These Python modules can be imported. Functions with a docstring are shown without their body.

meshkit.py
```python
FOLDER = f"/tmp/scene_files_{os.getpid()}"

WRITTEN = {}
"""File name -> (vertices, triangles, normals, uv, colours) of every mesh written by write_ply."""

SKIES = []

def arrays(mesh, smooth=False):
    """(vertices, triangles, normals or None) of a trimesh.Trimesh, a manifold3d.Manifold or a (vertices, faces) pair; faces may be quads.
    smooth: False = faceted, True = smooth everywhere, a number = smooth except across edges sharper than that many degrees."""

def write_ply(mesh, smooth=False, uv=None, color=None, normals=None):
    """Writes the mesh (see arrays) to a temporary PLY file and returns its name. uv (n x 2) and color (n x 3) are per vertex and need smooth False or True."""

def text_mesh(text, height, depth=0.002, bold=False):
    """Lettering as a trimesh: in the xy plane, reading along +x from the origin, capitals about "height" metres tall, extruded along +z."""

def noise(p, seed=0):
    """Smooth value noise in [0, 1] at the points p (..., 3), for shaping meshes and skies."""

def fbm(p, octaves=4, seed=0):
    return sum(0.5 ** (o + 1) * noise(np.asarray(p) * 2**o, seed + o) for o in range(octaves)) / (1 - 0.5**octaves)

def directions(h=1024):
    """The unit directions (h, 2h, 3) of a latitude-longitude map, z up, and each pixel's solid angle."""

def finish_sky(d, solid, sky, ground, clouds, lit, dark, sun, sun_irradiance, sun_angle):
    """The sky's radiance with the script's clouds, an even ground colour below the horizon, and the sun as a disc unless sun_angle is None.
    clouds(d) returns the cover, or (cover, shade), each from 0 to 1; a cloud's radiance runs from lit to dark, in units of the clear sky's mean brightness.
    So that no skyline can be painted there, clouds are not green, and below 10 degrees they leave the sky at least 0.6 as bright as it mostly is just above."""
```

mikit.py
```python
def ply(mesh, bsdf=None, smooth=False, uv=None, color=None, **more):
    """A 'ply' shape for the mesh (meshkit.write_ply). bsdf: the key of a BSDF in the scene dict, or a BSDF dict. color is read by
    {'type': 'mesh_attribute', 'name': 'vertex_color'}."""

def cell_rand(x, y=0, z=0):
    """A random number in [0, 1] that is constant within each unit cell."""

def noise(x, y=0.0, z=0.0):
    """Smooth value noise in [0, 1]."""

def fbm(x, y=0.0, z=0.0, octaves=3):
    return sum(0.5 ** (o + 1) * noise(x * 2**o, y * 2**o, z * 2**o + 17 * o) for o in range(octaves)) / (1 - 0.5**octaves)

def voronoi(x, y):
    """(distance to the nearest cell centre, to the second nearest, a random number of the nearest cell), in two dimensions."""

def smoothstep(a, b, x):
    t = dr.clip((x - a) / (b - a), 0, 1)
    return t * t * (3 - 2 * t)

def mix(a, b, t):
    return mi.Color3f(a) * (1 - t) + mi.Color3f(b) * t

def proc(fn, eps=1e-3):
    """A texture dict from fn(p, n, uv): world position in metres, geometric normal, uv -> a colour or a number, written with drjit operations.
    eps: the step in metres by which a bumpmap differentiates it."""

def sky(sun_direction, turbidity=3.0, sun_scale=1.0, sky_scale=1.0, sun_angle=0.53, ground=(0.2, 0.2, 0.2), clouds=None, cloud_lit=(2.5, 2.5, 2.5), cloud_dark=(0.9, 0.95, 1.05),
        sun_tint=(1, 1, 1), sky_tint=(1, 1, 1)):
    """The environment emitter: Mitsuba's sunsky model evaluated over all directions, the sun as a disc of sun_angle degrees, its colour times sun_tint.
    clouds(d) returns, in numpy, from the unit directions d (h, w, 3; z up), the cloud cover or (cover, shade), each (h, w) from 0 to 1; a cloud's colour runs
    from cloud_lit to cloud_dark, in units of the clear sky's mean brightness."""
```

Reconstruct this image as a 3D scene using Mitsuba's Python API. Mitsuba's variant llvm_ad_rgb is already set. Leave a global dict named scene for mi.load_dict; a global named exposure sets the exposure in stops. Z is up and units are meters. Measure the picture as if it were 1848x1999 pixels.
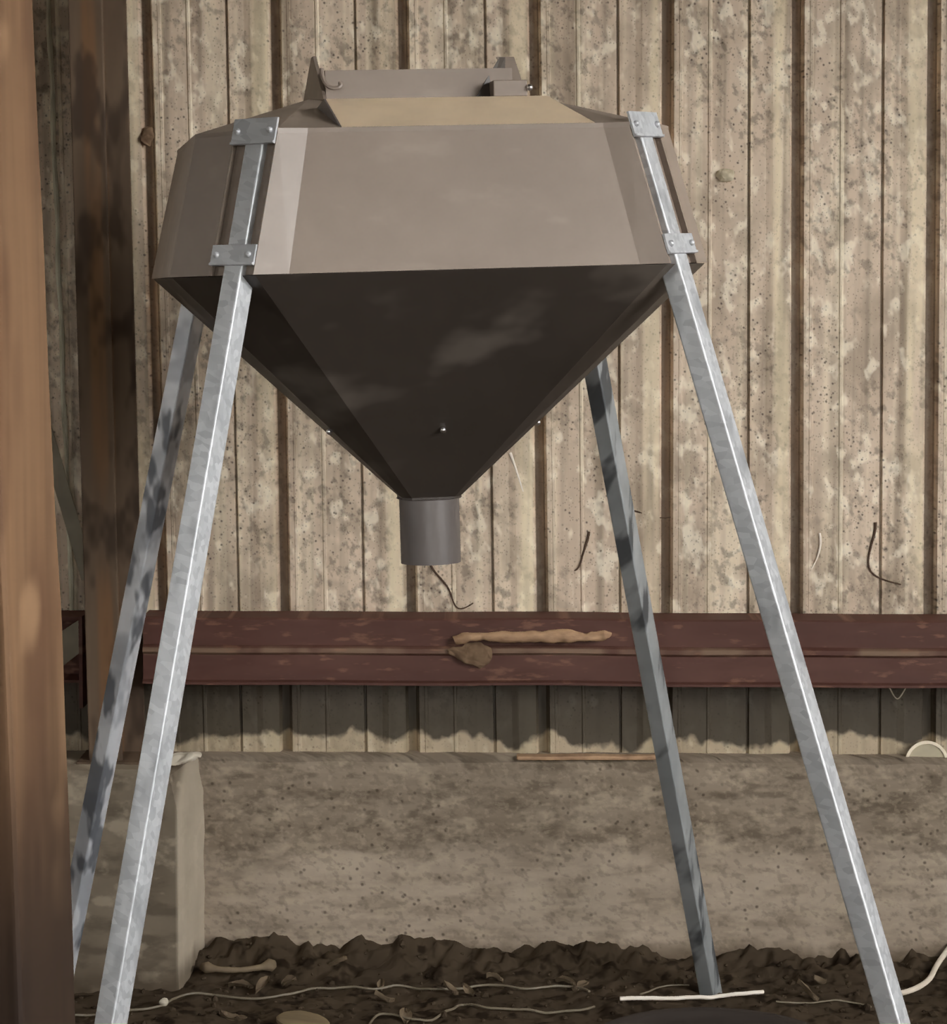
import math, numpy as np, trimesh, mitsuba as mi, drjit as dr
import manifold3d as m3
from shapely.geometry import Polygon
import mikit, meshkit
from mikit import noise, fbm, voronoi, smoothstep, mix, cell_rand

T = mi.ScalarTransform4f
scene, labels = {}, {}

# ------------------------------------------------------------------ camera, sky, exposure
F_PX, PITCH, EYE, ROLL = 4950.0, 0.0918, 1.557, 0.004
scene['camera'] = {
    'type': 'perspective', 'fov_axis': 'x', 'fov': math.degrees(2 * math.atan(924 / F_PX)),
    'near_clip': 0.05, 'far_clip': 200.0,
    'to_world': T().look_at(origin=[0, 0, EYE], target=[0, math.cos(PITCH), EYE - math.sin(PITCH)], up=[-math.sin(ROLL), 0, math.cos(ROLL)])}
exposure = 7.22
OPEN0, OPEN1 = -2.0, 2.5          # the long opening in the right-hand wall, from front to back
RIGHT_X, SILL = 4.6, 1.6


def overcast(d):
    c = meshkit.fbm(d.reshape(-1, 3) * 3.0, octaves=4, seed=4).reshape(d.shape[:2])
    return 0.93 + 0.07 * c, np.clip(0.3 + 0.5 * c, 0, 1)


scene['sky'] = mikit.sky((-0.35, -0.8, 0.55), turbidity=4.0, sun_scale=0.0, sky_scale=1.0, ground=(0.12, 0.11, 0.09), clouds=overcast,
                         cloud_lit=(1.65, 1.62, 1.56), cloud_dark=(1.15, 1.15, 1.15))


# ------------------------------------------------------------------ helpers
def rgb(r, g, b):
    """sRGB 0-255 to linear."""
    return [((c / 255 + 0.055) / 1.055) ** 2.4 if c > 10 else c / 255 / 12.92 for c in (r, g, b)]


def numbered(name):
    taken = lambda n: any(k == n or k.startswith(n + '__') for k in scene)
    if not taken(name):
        return name
    i = 1
    while taken(f'{name}_{i:03d}'):
        i += 1
    return f'{name}_{i:03d}'


def add(name, mesh, mat, parent=None, label=None, cat=None, group=None, kind=None, smooth=False, uv=None):
    key = numbered((parent + '__' if parent else '') + name)
    scene[key] = mikit.ply(mesh, mat, smooth=smooth, uv=uv)
    tag(key, label, cat, group, kind)
    return key


def tag(key, label=None, cat=None, group=None, kind=None):
    e = {k: v for k, v in (('label', label), ('category', cat), ('group', group), ('kind', kind)) if v}
    if e:
        labels[key] = e


def mat(name, color, rough=0.6, metallic=0.0, spec=0.5, bump=None, bump_scale=1.0, eps=1e-3, rough_fn=None):
    col = mikit.proc(color) if callable(color) else {'type': 'rgb', 'value': list(color)}
    b = {'type': 'principled', 'base_color': col, 'roughness': mikit.proc(rough_fn) if rough_fn else rough, 'metallic': metallic, 'specular': spec}
    if bump is not None:
        b = {'type': 'bumpmap', 'arbitrary': mikit.proc(bump, eps=eps), 'scale': bump_scale, 'bsdf': b}
    scene[name] = {'type': 'twosided', 'bsdf': b}
    return name


def box(x0, x1, y0, y1, z0, z1, r=0.0):
    if r <= 0:
        b = trimesh.creation.box((x1 - x0, y1 - y0, z1 - z0))
        b.apply_translation(((x0 + x1) / 2, (y0 + y1) / 2, (z0 + z1) / 2))
        return b
    s = m3.Manifold.sphere(r, 8)
    ps = [s.translate((x, y, z)) for x in (x0 + r, x1 - r) for y in (y0 + r, y1 - r) for z in (z0 + r, z1 - r)]
    return man(m3.Manifold.batch_hull(ps))


def man(m):
    k = m.to_mesh()
    return trimesh.Trimesh(k.vert_properties[:, :3], k.tri_verts, process=False)


def hull(pts):
    return man(m3.Manifold.hull_points(np.asarray(pts, float)))


def loft(rings, cap=True):
    """Closed solid through rings of equal length."""
    n = len(rings[0])
    v = np.vstack(rings).astype(float)
    f = []
    for k in range(len(rings) - 1):
        for i in range(n):
            a, b = k * n + i, k * n + (i + 1) % n
            f += [[a, b, b + n], [a, b + n, a + n]]
    if cap:
        for k, flip in ((0, True), (len(rings) - 1, False)):
            c = len(v)
            v = np.vstack([v, np.mean(rings[k], axis=0)])
            for i in range(n):
                a, b = k * n + i, k * n + (i + 1) % n
                f.append([c, b, a] if flip else [c, a, b])
    return trimesh.Trimesh(v, f, process=False)


def tube(path, r, seg=8, closed=False):
    path = np.asarray(path, float)
    t = np.gradient(path, axis=0)
    t /= np.linalg.norm(t, axis=1, keepdims=True)
    r = np.broadcast_to(r, len(path))
    a = np.array([0, 0, 1.0]) if abs(t[0, 2]) < 0.9 else np.array([1.0, 0, 0])
    rings, ang = [], np.arange(seg) * 2 * np.pi / seg
    for p, d, q in zip(path, t, r):
        a = a - d * (a @ d)
        a /= np.linalg.norm(a)
        b = np.cross(d, a)
        rings.append(p + q * (np.cos(ang)[:, None] * a + np.sin(ang)[:, None] * b))
    return loft(rings)


def spline(pts, n=60):
    from scipy.interpolate import PchipInterpolator, CubicSpline
    pts = np.asarray(pts, float)
    s = np.r_[0, np.cumsum(np.linalg.norm(np.diff(pts, axis=0), axis=1))]
    return CubicSpline(s, pts)(np.linspace(0, s[-1], n))


def slab(quad, normal, t):
    """A sheet of thickness t whose outer face is the polygon quad, grown against the normal."""
    q = np.asarray(quad, float)
    nrm = np.asarray(normal, float) / np.linalg.norm(normal)
    return loft([q - nrm * t, q])


def noisy(mesh, amp, freq, seed=0, octaves=3):
    v = np.array(mesh.vertices)
    d = np.stack([meshkit.fbm(v * freq + 13.1 * k, octaves, seed + k) - 0.5 for k in range(3)], 1)
    mesh.vertices = v + d * 2 * amp
    return mesh


# ------------------------------------------------------------------ materials
def wall_color(p, n, uv):
    x, z = p.x, p.z
    base = mix(rgb(176, 156, 136), rgb(210, 190, 167), fbm(x * 9, z * 3.0, 3, octaves=4))
    streak = smoothstep(0.45, 0.85, fbm(x * 60, z * 1.1, 7, octaves=3))
    base = mix(base, rgb(228, 214, 186), 0.5 * streak)
    dstreak = smoothstep(0.45, 0.9, fbm(x * 52 + 9, z * 1.4, 21, octaves=3))
    base = mix(base, rgb(112, 96, 76), 0.6 * dstreak)
    blot = smoothstep(0.40, 0.80, fbm(x * 14 + z * 6 + 0.8 * noise(x * 20, z * 20), z * 9 - x * 5, 5, octaves=4))
    base = mix(base, rgb(116, 101, 82), 0.42 * blot)
    mould = smoothstep(0.50, 0.78, fbm(x * 70 + z * 30, z * 52 - x * 25, 9, octaves=4)) * smoothstep(0.3, 0.65, fbm(x * 5, z * 4, 17))
    base = mix(base, rgb(92, 78, 62), 0.55 * mould)
    light = smoothstep(0.55, 0.8, fbm(x * 42 + z * 14, z * 26 - x * 16, 31, octaves=3))
    base = mix(base, rgb(238, 227, 204), 0.55 * light)
    d1, d2, w1 = voronoi(x * 62 + z * 21, z * 58 - x * 19)
    speck = (1 - smoothstep(0.05, 0.24, d1)) * smoothstep(0.55, 0.75, w1) * smoothstep(0.35, 0.62, fbm(x * 9, z * 8, 13))
    base = mix(base, rgb(70, 58, 45), 0.8 * speck)
    d1, d2, w1 = voronoi(x * 150 - z * 40, z * 120 + x * 45)
    speck = (1 - smoothstep(0.1, 0.32, d1)) * smoothstep(0.6, 0.8, w1)
    base = mix(base, rgb(96, 82, 64), 0.45 * speck)
    bead = smoothstep(0.74, 0.80, uv.x) * (1 - smoothstep(0.89, 0.915, uv.x))
    base = mix(base, rgb(232, 216, 180), 0.42 * bead * smoothstep(0.2, 0.6, fbm(x * 30, z * 3, 2)))
    groove = smoothstep(0.915, 0.93, uv.x) * (1 - smoothstep(0.985, 0.999, uv.x))
    base = mix(base, rgb(78, 62, 47), 0.85 * dr.clip(groove, 0, 1))
    seam = 1 - smoothstep(0.003, 0.012, dr.abs(uv.x - 0.585))
    base = mix(base, rgb(98, 82, 62), 0.75 * seam)
    fleck = smoothstep(0.262, 0.272, uv.x) * (1 - smoothstep(0.30, 0.31, uv.x))
    base = mix(base, rgb(226, 214, 186), 0.45 * fleck * smoothstep(0.35, 0.6, fbm(x * 20, z * 4, 23)))
    # dark damp grime above the stem wall, with the girt's shadow painted in
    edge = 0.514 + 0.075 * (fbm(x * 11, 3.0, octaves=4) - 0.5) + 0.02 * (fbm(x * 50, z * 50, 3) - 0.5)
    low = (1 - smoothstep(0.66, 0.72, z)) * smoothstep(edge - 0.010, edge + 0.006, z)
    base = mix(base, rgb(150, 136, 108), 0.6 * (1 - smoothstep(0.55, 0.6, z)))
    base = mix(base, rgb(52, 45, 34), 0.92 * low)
    return base


def wall_bump(p, n, uv):
    return 0.0012 * fbm(p.x * 26, p.z * 14, 3) + 0.0006 * noise(p.x * 110, p.z * 60)


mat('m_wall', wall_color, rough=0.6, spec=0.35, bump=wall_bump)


def concrete_color(p, n, uv):
    x, y, z = p.x, p.y, p.z
    u = x + y * 0.7
    c = mix(rgb(144, 130, 114), rgb(176, 161, 143), fbm(u * 5, z * 12, 2, octaves=5))
    c = mix(c, rgb(118, 104, 88), 0.5 * smoothstep(0.4, 0.75, fbm(u * 12, z * 40, 8, octaves=5)))
    # dirtier rough upper half
    up = smoothstep(0.22, 0.30, z + 0.10 * (fbm(u * 5, 1.0) - 0.5))
    c = mix(c, rgb(110, 97, 81), 0.55 * up)
    c = mix(c, rgb(80, 68, 54), (0.25 + 0.75 * up) * 0.6 * smoothstep(0.5, 0.78, fbm(u * 22, z * 48, 3, octaves=5)))
    c = mix(c, rgb(172, 158, 137), 0.45 * smoothstep(0.55, 0.8, fbm(u * 20, z * 40, 12, octaves=5)))
    d1, d2, w1 = voronoi(u * 46 + z * 12, z * 46 - u * 10)
    c = mix(c, rgb(70, 58, 45), 0.75 * (1 - smoothstep(0.06, 0.26, d1)) * smoothstep(0.70, 0.8, w1) * smoothstep(0.35, 0.6, fbm(u * 7, z * 8, 15)))
    c = mix(c, rgb(92, 80, 65), 0.3 * smoothstep(0.52, 0.72, fbm(u * 75 + z * 30, z * 90, 18, octaves=4)))
    c = mix(c, rgb(176, 162, 142), 0.2 * smoothstep(0.55, 0.75, fbm(u * 90, z * 110, 28, octaves=4)))
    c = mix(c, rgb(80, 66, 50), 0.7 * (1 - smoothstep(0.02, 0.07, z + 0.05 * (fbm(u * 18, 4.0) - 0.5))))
    return c


def concrete_bump(p, n, uv):
    u = p.x + p.y * 0.7
    return 0.006 * fbm(u * 14, p.z * 34, 3, octaves=5) 


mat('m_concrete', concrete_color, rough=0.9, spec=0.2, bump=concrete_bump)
def pier_color(p, n, uv):
    u, z = p.x + 0.8 * p.y, p.z
    c = mix(rgb(100, 89, 75), rgb(134, 122, 105), fbm(u * 9, z * 8, 1, octaves=5))
    c = mix(c, rgb(78, 68, 56), 0.6 * smoothstep(0.45, 0.75, fbm(u * 14, z * 34, 4, octaves=5)))
    c = mix(c, rgb(172, 160, 140), 0.45 * smoothstep(0.58, 0.76, fbm(u * 20, z * 30, 12, octaves=5)))
    lit_side = mix(rgb(158, 146, 128), rgb(178, 166, 148), fbm(u * 14, z * 10, 21, octaves=4))     # light falling on the splayed side is put into the colour
    c = mix(c, lit_side, 0.8 * smoothstep(-0.650, -0.640, p.x - 0.03 * (p.y - 5.44)))
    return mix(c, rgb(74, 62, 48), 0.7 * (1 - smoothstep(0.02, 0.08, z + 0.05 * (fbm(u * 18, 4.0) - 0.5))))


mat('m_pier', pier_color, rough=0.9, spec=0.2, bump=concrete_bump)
mat('m_dirt', lambda p, n, uv: mix(mix(rgb(56, 47, 37), rgb(74, 63, 50), fbm(p.x * 9, p.y * 9)), rgb(38, 30, 22), smoothstep(0.5, 0.75, fbm(p.x * 35, p.y * 35, 5))),
    rough=0.95, spec=0.1, bump=lambda p, n, uv: 0.012 * fbm(p.x * 40, p.y * 40, 2, octaves=4))


def wood_color(p, n, uv):
    x, z = p.x + 0.4 * p.y, p.z
    w = x + 0.02 * fbm(x * 4, z * 2)
    g = fbm(w * 70, z * 1.6, 2)
    c = mix(rgb(84, 62, 43), rgb(114, 86, 61), g)
    c = mix(c, rgb(78, 53, 36), 0.75 * smoothstep(0.5, 0.8, fbm(x * 22, z * 3.5, 4)))
    c = mix(c, rgb(146, 116, 86), 0.5 * smoothstep(0.6, 0.8, fbm(x * 15, z * 6, 9)))
    return mix(c, c * mi.Color3f(0.17, 0.16, 0.16), 1 - smoothstep(0.72, 1.22, z + 0.2 * (fbm(x * 8, z * 3, 6) - 0.5)))  # shadow over the lower post is put into the wood colour


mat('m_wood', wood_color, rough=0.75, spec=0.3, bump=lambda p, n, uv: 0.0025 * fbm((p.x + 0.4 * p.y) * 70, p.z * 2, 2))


def rust_color(p, n, uv):
    x, z = p.x, p.z
    c = mix(rgb(84, 68, 54), rgb(106, 88, 70), fbm(x * 30, z * 4))
    band = smoothstep(-0.842, -0.83, x + 0.018 * (z - 1.5)) * (1 - smoothstep(-0.807, -0.797, x + 0.018 * (z - 1.5)))
    c = mix(c, rgb(118, 82, 50), 0.6 * band * smoothstep(0.2, 0.6, fbm(x * 40, z * 3, 7)))
    return mix(c, rgb(50, 37, 28), 0.75 * smoothstep(0.5, 0.75, fbm(x * 24, z * 9, 3)))


mat('m_rust', rust_color, rough=0.75, spec=0.3)


def girt_color(p, n, uv):
    x, z = p.x, p.z
    c = mix(rgb(72, 45, 38), rgb(88, 57, 48), fbm(x * 5, z * 30, 2))
    c = mix(c, rgb(76, 46, 38), 0.7 * smoothstep(0.45, 0.75, fbm(x * 16, z * 44, 6, octaves=4)))
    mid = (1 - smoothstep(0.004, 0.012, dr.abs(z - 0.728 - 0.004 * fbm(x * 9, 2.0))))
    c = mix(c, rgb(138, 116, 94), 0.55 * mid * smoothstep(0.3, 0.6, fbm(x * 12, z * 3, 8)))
    return mix(c, rgb(132, 96, 76), 0.45 * smoothstep(0.62, 0.80, fbm(x * 24, z * 90, 15, octaves=5)))


mat('m_girt', girt_color, rough=0.65, spec=0.3)


def paint_color(p, n, uv):
    c = mix(rgb(121, 108, 97), rgb(136, 123, 111), fbm(p.x * 9, p.y * 9, p.z * 9, octaves=5))
    return mix(c, rgb(148, 136, 124), 0.3 * smoothstep(0.6, 0.85, fbm(p.x * 14, p.y * 14, p.z * 26, octaves=4)))


mat('m_paint', paint_color, rough=0.42, spec=0.45)


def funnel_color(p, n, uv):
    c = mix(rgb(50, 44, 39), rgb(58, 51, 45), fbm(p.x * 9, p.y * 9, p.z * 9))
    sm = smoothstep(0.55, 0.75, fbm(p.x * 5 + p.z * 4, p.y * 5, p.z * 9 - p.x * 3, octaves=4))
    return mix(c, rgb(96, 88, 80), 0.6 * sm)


mat('m_tan', lambda p, n, uv: mix(rgb(204, 182, 152), rgb(190, 170, 144), fbm(p.x * 14, p.y * 14)), rough=0.7, spec=0.3)  # lighter tan than the hopper paint, for the roof cover
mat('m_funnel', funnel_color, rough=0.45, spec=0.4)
mat('m_spout', lambda p, n, uv: mix(rgb(86, 80, 77), rgb(100, 93, 89), fbm(p.x * 30, p.y * 30, p.z * 8)), rough=0.4, spec=0.45)


def galv_color(p, n, uv):
    d, s, w = voronoi(p.x * 120 + p.y * 90, p.z * 100)
    c = mix([0.42, 0.43, 0.44], [0.56, 0.57, 0.58], w)
    return mix(c, [0.24, 0.25, 0.26], 0.6 * smoothstep(0.55, 0.75, fbm(p.x * 20, p.y * 20, p.z * 6)))


def galv_rough(p, n, uv):
    return 0.38 + 0.2 * fbm(p.x * 30, p.y * 30, p.z * 9)


mat('m_galv', galv_color, metallic=0.45, spec=0.5, rough_fn=galv_rough)


def oldgalv_color(p, n, uv):
    c = mix([0.50, 0.52, 0.56], [0.80, 0.82, 0.86], smoothstep(0.35, 0.62, fbm(p.x * 24 + p.y * 18, p.z * 16, 3)))
    return mix(c, [0.11, 0.12, 0.14], 0.85 * smoothstep(0.52, 0.66, fbm(p.x * 30, p.y * 30, p.z * 11, octaves=3)))


mat('m_oldgalv', oldgalv_color, metallic=0.55, spec=0.5, rough_fn=galv_rough)
mat('m_dullgalv', lambda p, n, uv: mix(mix([0.32, 0.34, 0.345], [0.48, 0.50, 0.505], fbm(p.x * 24 + p.y * 18, p.z * 16, 3)), [0.07, 0.075, 0.08], 0.85 * smoothstep(0.50, 0.66, fbm(p.x * 30 + p.y * 22, p.z * 9, octaves=4))),
    metallic=0.55, spec=0.5, rough_fn=galv_rough)
mat('m_screw', (0.85, 0.85, 0.84), rough=0.25, metallic=1.0)
mat('m_steel', lambda p, n, uv: mix(rgb(108, 100, 84), rgb(140, 131, 112), fbm(p.x * 20, p.z * 20)), rough=0.6, spec=0.3)
mat('m_splinter', lambda p, n, uv: mix(rgb(186, 152, 118), rgb(128, 98, 74), fbm(p.x * 40, p.z * 110, octaves=4)), rough=0.8)
mat('m_mud', lambda p, n, uv: mix(rgb(128, 106, 84), rgb(92, 72, 56), fbm(p.x * 60, p.z * 60)), rough=0.95, spec=0.1)
mat('m_palemud', lambda p, n, uv: mix(rgb(206, 196, 172), rgb(160, 146, 120), fbm(p.x * 60, p.z * 60)), rough=0.95, spec=0.1)
mat('m_cloth', lambda p, n, uv: mix(rgb(214, 206, 188), rgb(178, 168, 150), fbm(p.x * 40, p.y * 40, p.z * 40)), rough=0.9)
mat('m_wire', lambda p, n, uv: mix(rgb(126, 116, 98), rgb(90, 80, 64), fbm(p.x * 12, p.y * 12)), rough=0.55, spec=0.5)
mat('m_white', rgb(226, 216, 202), rough=0.6)
mat('m_rope', rgb(214, 202, 184), rough=0.75)
mat('m_bone', lambda p, n, uv: mix(rgb(128, 112, 88), rgb(84, 70, 54), fbm(p.x * 40, p.y * 40)), rough=0.8)
mat('m_leaf', lambda p, n, uv: mix(rgb(120, 104, 82), rgb(74, 60, 44), fbm(p.x * 30, p.y * 30)), rough=0.85)
mat('m_twig', rgb(74, 56, 42), rough=0.9)
mat('m_rubber', rgb(52, 46, 42), rough=0.6)
mat('m_disc', lambda p, n, uv: mix(rgb(128, 112, 84), rgb(100, 86, 64), fbm(p.x * 20, p.y * 40)), rough=0.85)
mat('m_lid', lambda p, n, uv: mix(rgb(176, 166, 138), rgb(150, 140, 116), fbm(p.x * 30, p.z * 30)), rough=0.5)
mat('m_lidrim', rgb(216, 204, 180), rough=0.5)
mat('m_strip', lambda p, n, uv: mix(rgb(206, 200, 178), rgb(150, 142, 120), fbm(p.x * 30, p.z * 18)), rough=0.7)
mat('m_roof', rgb(96, 89, 79), rough=0.7)

# ------------------------------------------------------------------ setting: floor, ceiling, walls
rng = np.random.default_rng(7)
WALL_Y = 5.73


def floor_height(x, y):
    p = np.stack([x * 1.0, y * 1.0, 0 * x], -1).reshape(-1, 3)
    n1 = (meshkit.fbm(p * 6, 4, 1) - 0.5).reshape(x.shape)
    n2 = (meshkit.fbm(p * 38, 3, 2) - 0.5).reshape(x.shape)
    near = np.clip((y - 4.2) / 0.6, 0, 1) * np.clip((2.2 - np.abs(x)) / 0.5, 0, 1)
    bank = np.clip((y - 5.50) / 0.15, 0, 1) ** 1.3 * (0.028 + 0.030 * np.exp(-((x + 0.3) / 0.45) ** 2) + 0.045 * n2 + 0.03 * n1 + 0.007 * (meshkit.fbm(p * 110, 2, 5) - 0.5).reshape(x.shape))
    return near * (0.022 * n1 + 0.018 * n2) + bank * near


xs = np.r_[[-30, -15, -8, -4, -2.6, -2.0], np.arange(-1.5, 1.7, 0.010), [2.0, 2.6, 4, 8, 15, 30]]
ys = np.r_[[-40, -20, -10, -5, -2, 0, 2, 3.4, 4.2, 4.7], np.arange(4.95, 5.80, 0.010), [7, 12, 30]]
gx, gy = np.meshgrid(xs, ys)
gz = floor_height(gx, gy)
idx = np.arange(gx.size).reshape(gx.shape)
quads = np.stack([idx[:-1, :-1], idx[:-1, 1:], idx[1:, 1:], idx[1:, :-1]], -1).reshape(-1, 4)
add('floor', (np.stack([gx, gy, gz], -1).reshape(-1, 3), quads), 'm_dirt', label='dark brown bare dirt floor littered with scraps along the wall', kind='structure', smooth=True)


def ground_z(x, y):
    return float(floor_height(np.array([[x]]), np.array([[y]]))[0, 0])


# roof sheet of the open-fronted shed, and walls; left window and front opening added for fill light
HIGH = 4.2
add('ceiling', box(-3.0, RIGHT_X + 0.1, -2.6, 5.95, HIGH, HIGH + 0.06), 'm_roof', label='sheet metal shed roof above the feeder', kind='structure')
add('wall_left', box(-3.0, -2.94, -2.535, 2.7, -0.05, HIGH), 'm_roof', label='left end wall of the shed, before its added fill light hole', kind='structure')
add('wall_left', box(-3.0, -2.94, 3.15, 5.95, -0.05, HIGH), 'm_roof', label='left end wall of the shed, past its added fill light hole', kind='structure')
add('wall_left', box(-3.0, -2.94, 2.701, 3.149, 2.0, HIGH), 'm_roof', label='left end wall of the shed, above its added fill light hole', kind='structure')
add('wall_left', box(-3.0, -2.94, 2.701, 3.149, -0.05, 1.35), 'm_roof', label='left end wall of the shed, below its added fill light hole', kind='structure')
add('wall_front', box(-2.93, -1.0, -2.6, -2.54, -0.05, HIGH), 'm_roof', label='front wall of the shed left of its added fill light opening', kind='structure')
add('wall_front', box(0.6, RIGHT_X - 0.01, -2.6, -2.54, -0.05, HIGH), 'm_roof', label='front wall of the shed right of its added fill light opening', kind='structure')
add('wall_front', box(-0.999, 0.599, -2.6, -2.54, -0.05, 1.15), 'm_roof', label='front wall of the shed below its added opening, raised to cut low light', kind='structure')  # half wall added to keep low light off the lower back wall
add('wall_front', box(-0.999, 0.599, -2.6, -2.54, 2.6, HIGH), 'm_roof', label='front wall of the shed above its added fill light opening', kind='structure')
add('wall_right', box(RIGHT_X, RIGHT_X + 0.06, -2.6, OPEN0, -0.05, HIGH), 'm_roof', label='right wall of the shed on the near side of its long opening', kind='structure')
add('wall_right', box(RIGHT_X, RIGHT_X + 0.06, OPEN0 + 0.001, OPEN1 - 0.001, -0.05, SILL), 'm_roof', label='right wall of the shed under its long opening, raised to cut low light', kind='structure')  # sill shaped to dim the floor and lower back wall
add('wall_right', box(RIGHT_X, RIGHT_X + 0.06, OPEN1, 5.95, -0.05, HIGH), 'm_roof', label='right wall of the shed on the far side of its long opening', kind='structure')

# back wall: ribbed sheets, joints recessed. (x at z = 0.8, x at z = 2.17) of each groove
joints = [(-2.50, -2.53), (-2.21, -2.24), (-1.92, -1.95), (-1.63, -1.66), (-1.335, -1.364), (-0.993, -1.020), (-0.7015, -0.7304), (-0.4238, -0.4417), (-0.1344, -0.1575), (0.1631, 0.1358), (0.4455, 0.4337), (0.7418, 0.7235), (1.0463, 1.0282),
          (1.339, 1.321), (1.632, 1.614)] + [(1.632 + 0.293 * i, 1.614 + 0.293 * i) for i in range(1, 11)]
# profile across one sheet: fraction, depth towards the viewer (metres)
prof = [(0.0, -0.011), (0.012, 0.003), (0.05, 0.003), (0.055, 0.004), (0.075, 0.004), (0.08, 0.002), (0.27, 0.002), (0.28, 0.0045), (0.295, 0.0045), (0.305, 0.002), (0.575, 0.002), (0.58, -0.004),
        (0.592, -0.004), (0.60, 0.003), (0.72, 0.003), (0.77, 0.0065), (0.83, 0.0068), (0.905, 0.0065), (0.918, -0.010), (0.925, -0.022), (0.985, -0.022), (1.0, -0.012)]
pt = np.array(prof)
zz = np.linspace(0.44, 4.2, 95)
wall = 'wall_back'
tag(wall, 'weathered tan ribbed metal wall standing behind the feeder', kind='structure')
for k in range(len(joints) - 1):
    (a0, a1), (b0, b1) = joints[k], joints[k + 1]
    rows = []
    for z in zz:
        s = (z - 0.8) / 1.37
        xa, xb = a0 + (a1 - a0) * s, b0 + (b1 - b0) * s
        xa, xb = xa + 0.0055, xb + 0.0055
        x = xa + (xb - xa) * pt[:, 0] + 0.004 * (pt[:, 0] == 1.0)
        q = np.stack([x * 9, x * 0 + k, x * 0 + z * 5], -1)
        w = 0.005 * (meshkit.fbm(q, 3, 3) - 0.5)
        rows.append(np.stack([x, WALL_Y - pt[:, 1] + w, np.full_like(x, z)], 1))
    front = np.array(rows)
    back = front + np.array([0, 0.0018, 0])
    nr, nc = front.shape[:2]
    v = np.vstack([front.reshape(-1, 3), back.reshape(-1, 3)])
    ii = np.arange(nr * nc).reshape(nr, nc)
    fq = np.stack([ii[:-1, :-1], ii[:-1, 1:], ii[1:, 1:], ii[1:, :-1]], -1).reshape(-1, 4)
    bq = fq[:, ::-1] + nr * nc
    rim = []
    loop = list(ii[0]) + list(ii[1:, -1]) + list(ii[-1, ::-1][1:]) + list(ii[::-1, 0][1:-1])
    for a, b in zip(loop, loop[1:] + loop[:1]):
        rim.append([b, a, a + nr * nc, b + nr * nc])
    uv = np.stack([np.tile(pt[:, 0], nr), np.repeat(zz / 3, nc)], 1)
    add('panel', (v, np.vstack([fq, bq, rim])), 'm_wall', wall, uv=np.vstack([uv, uv]))

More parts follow.
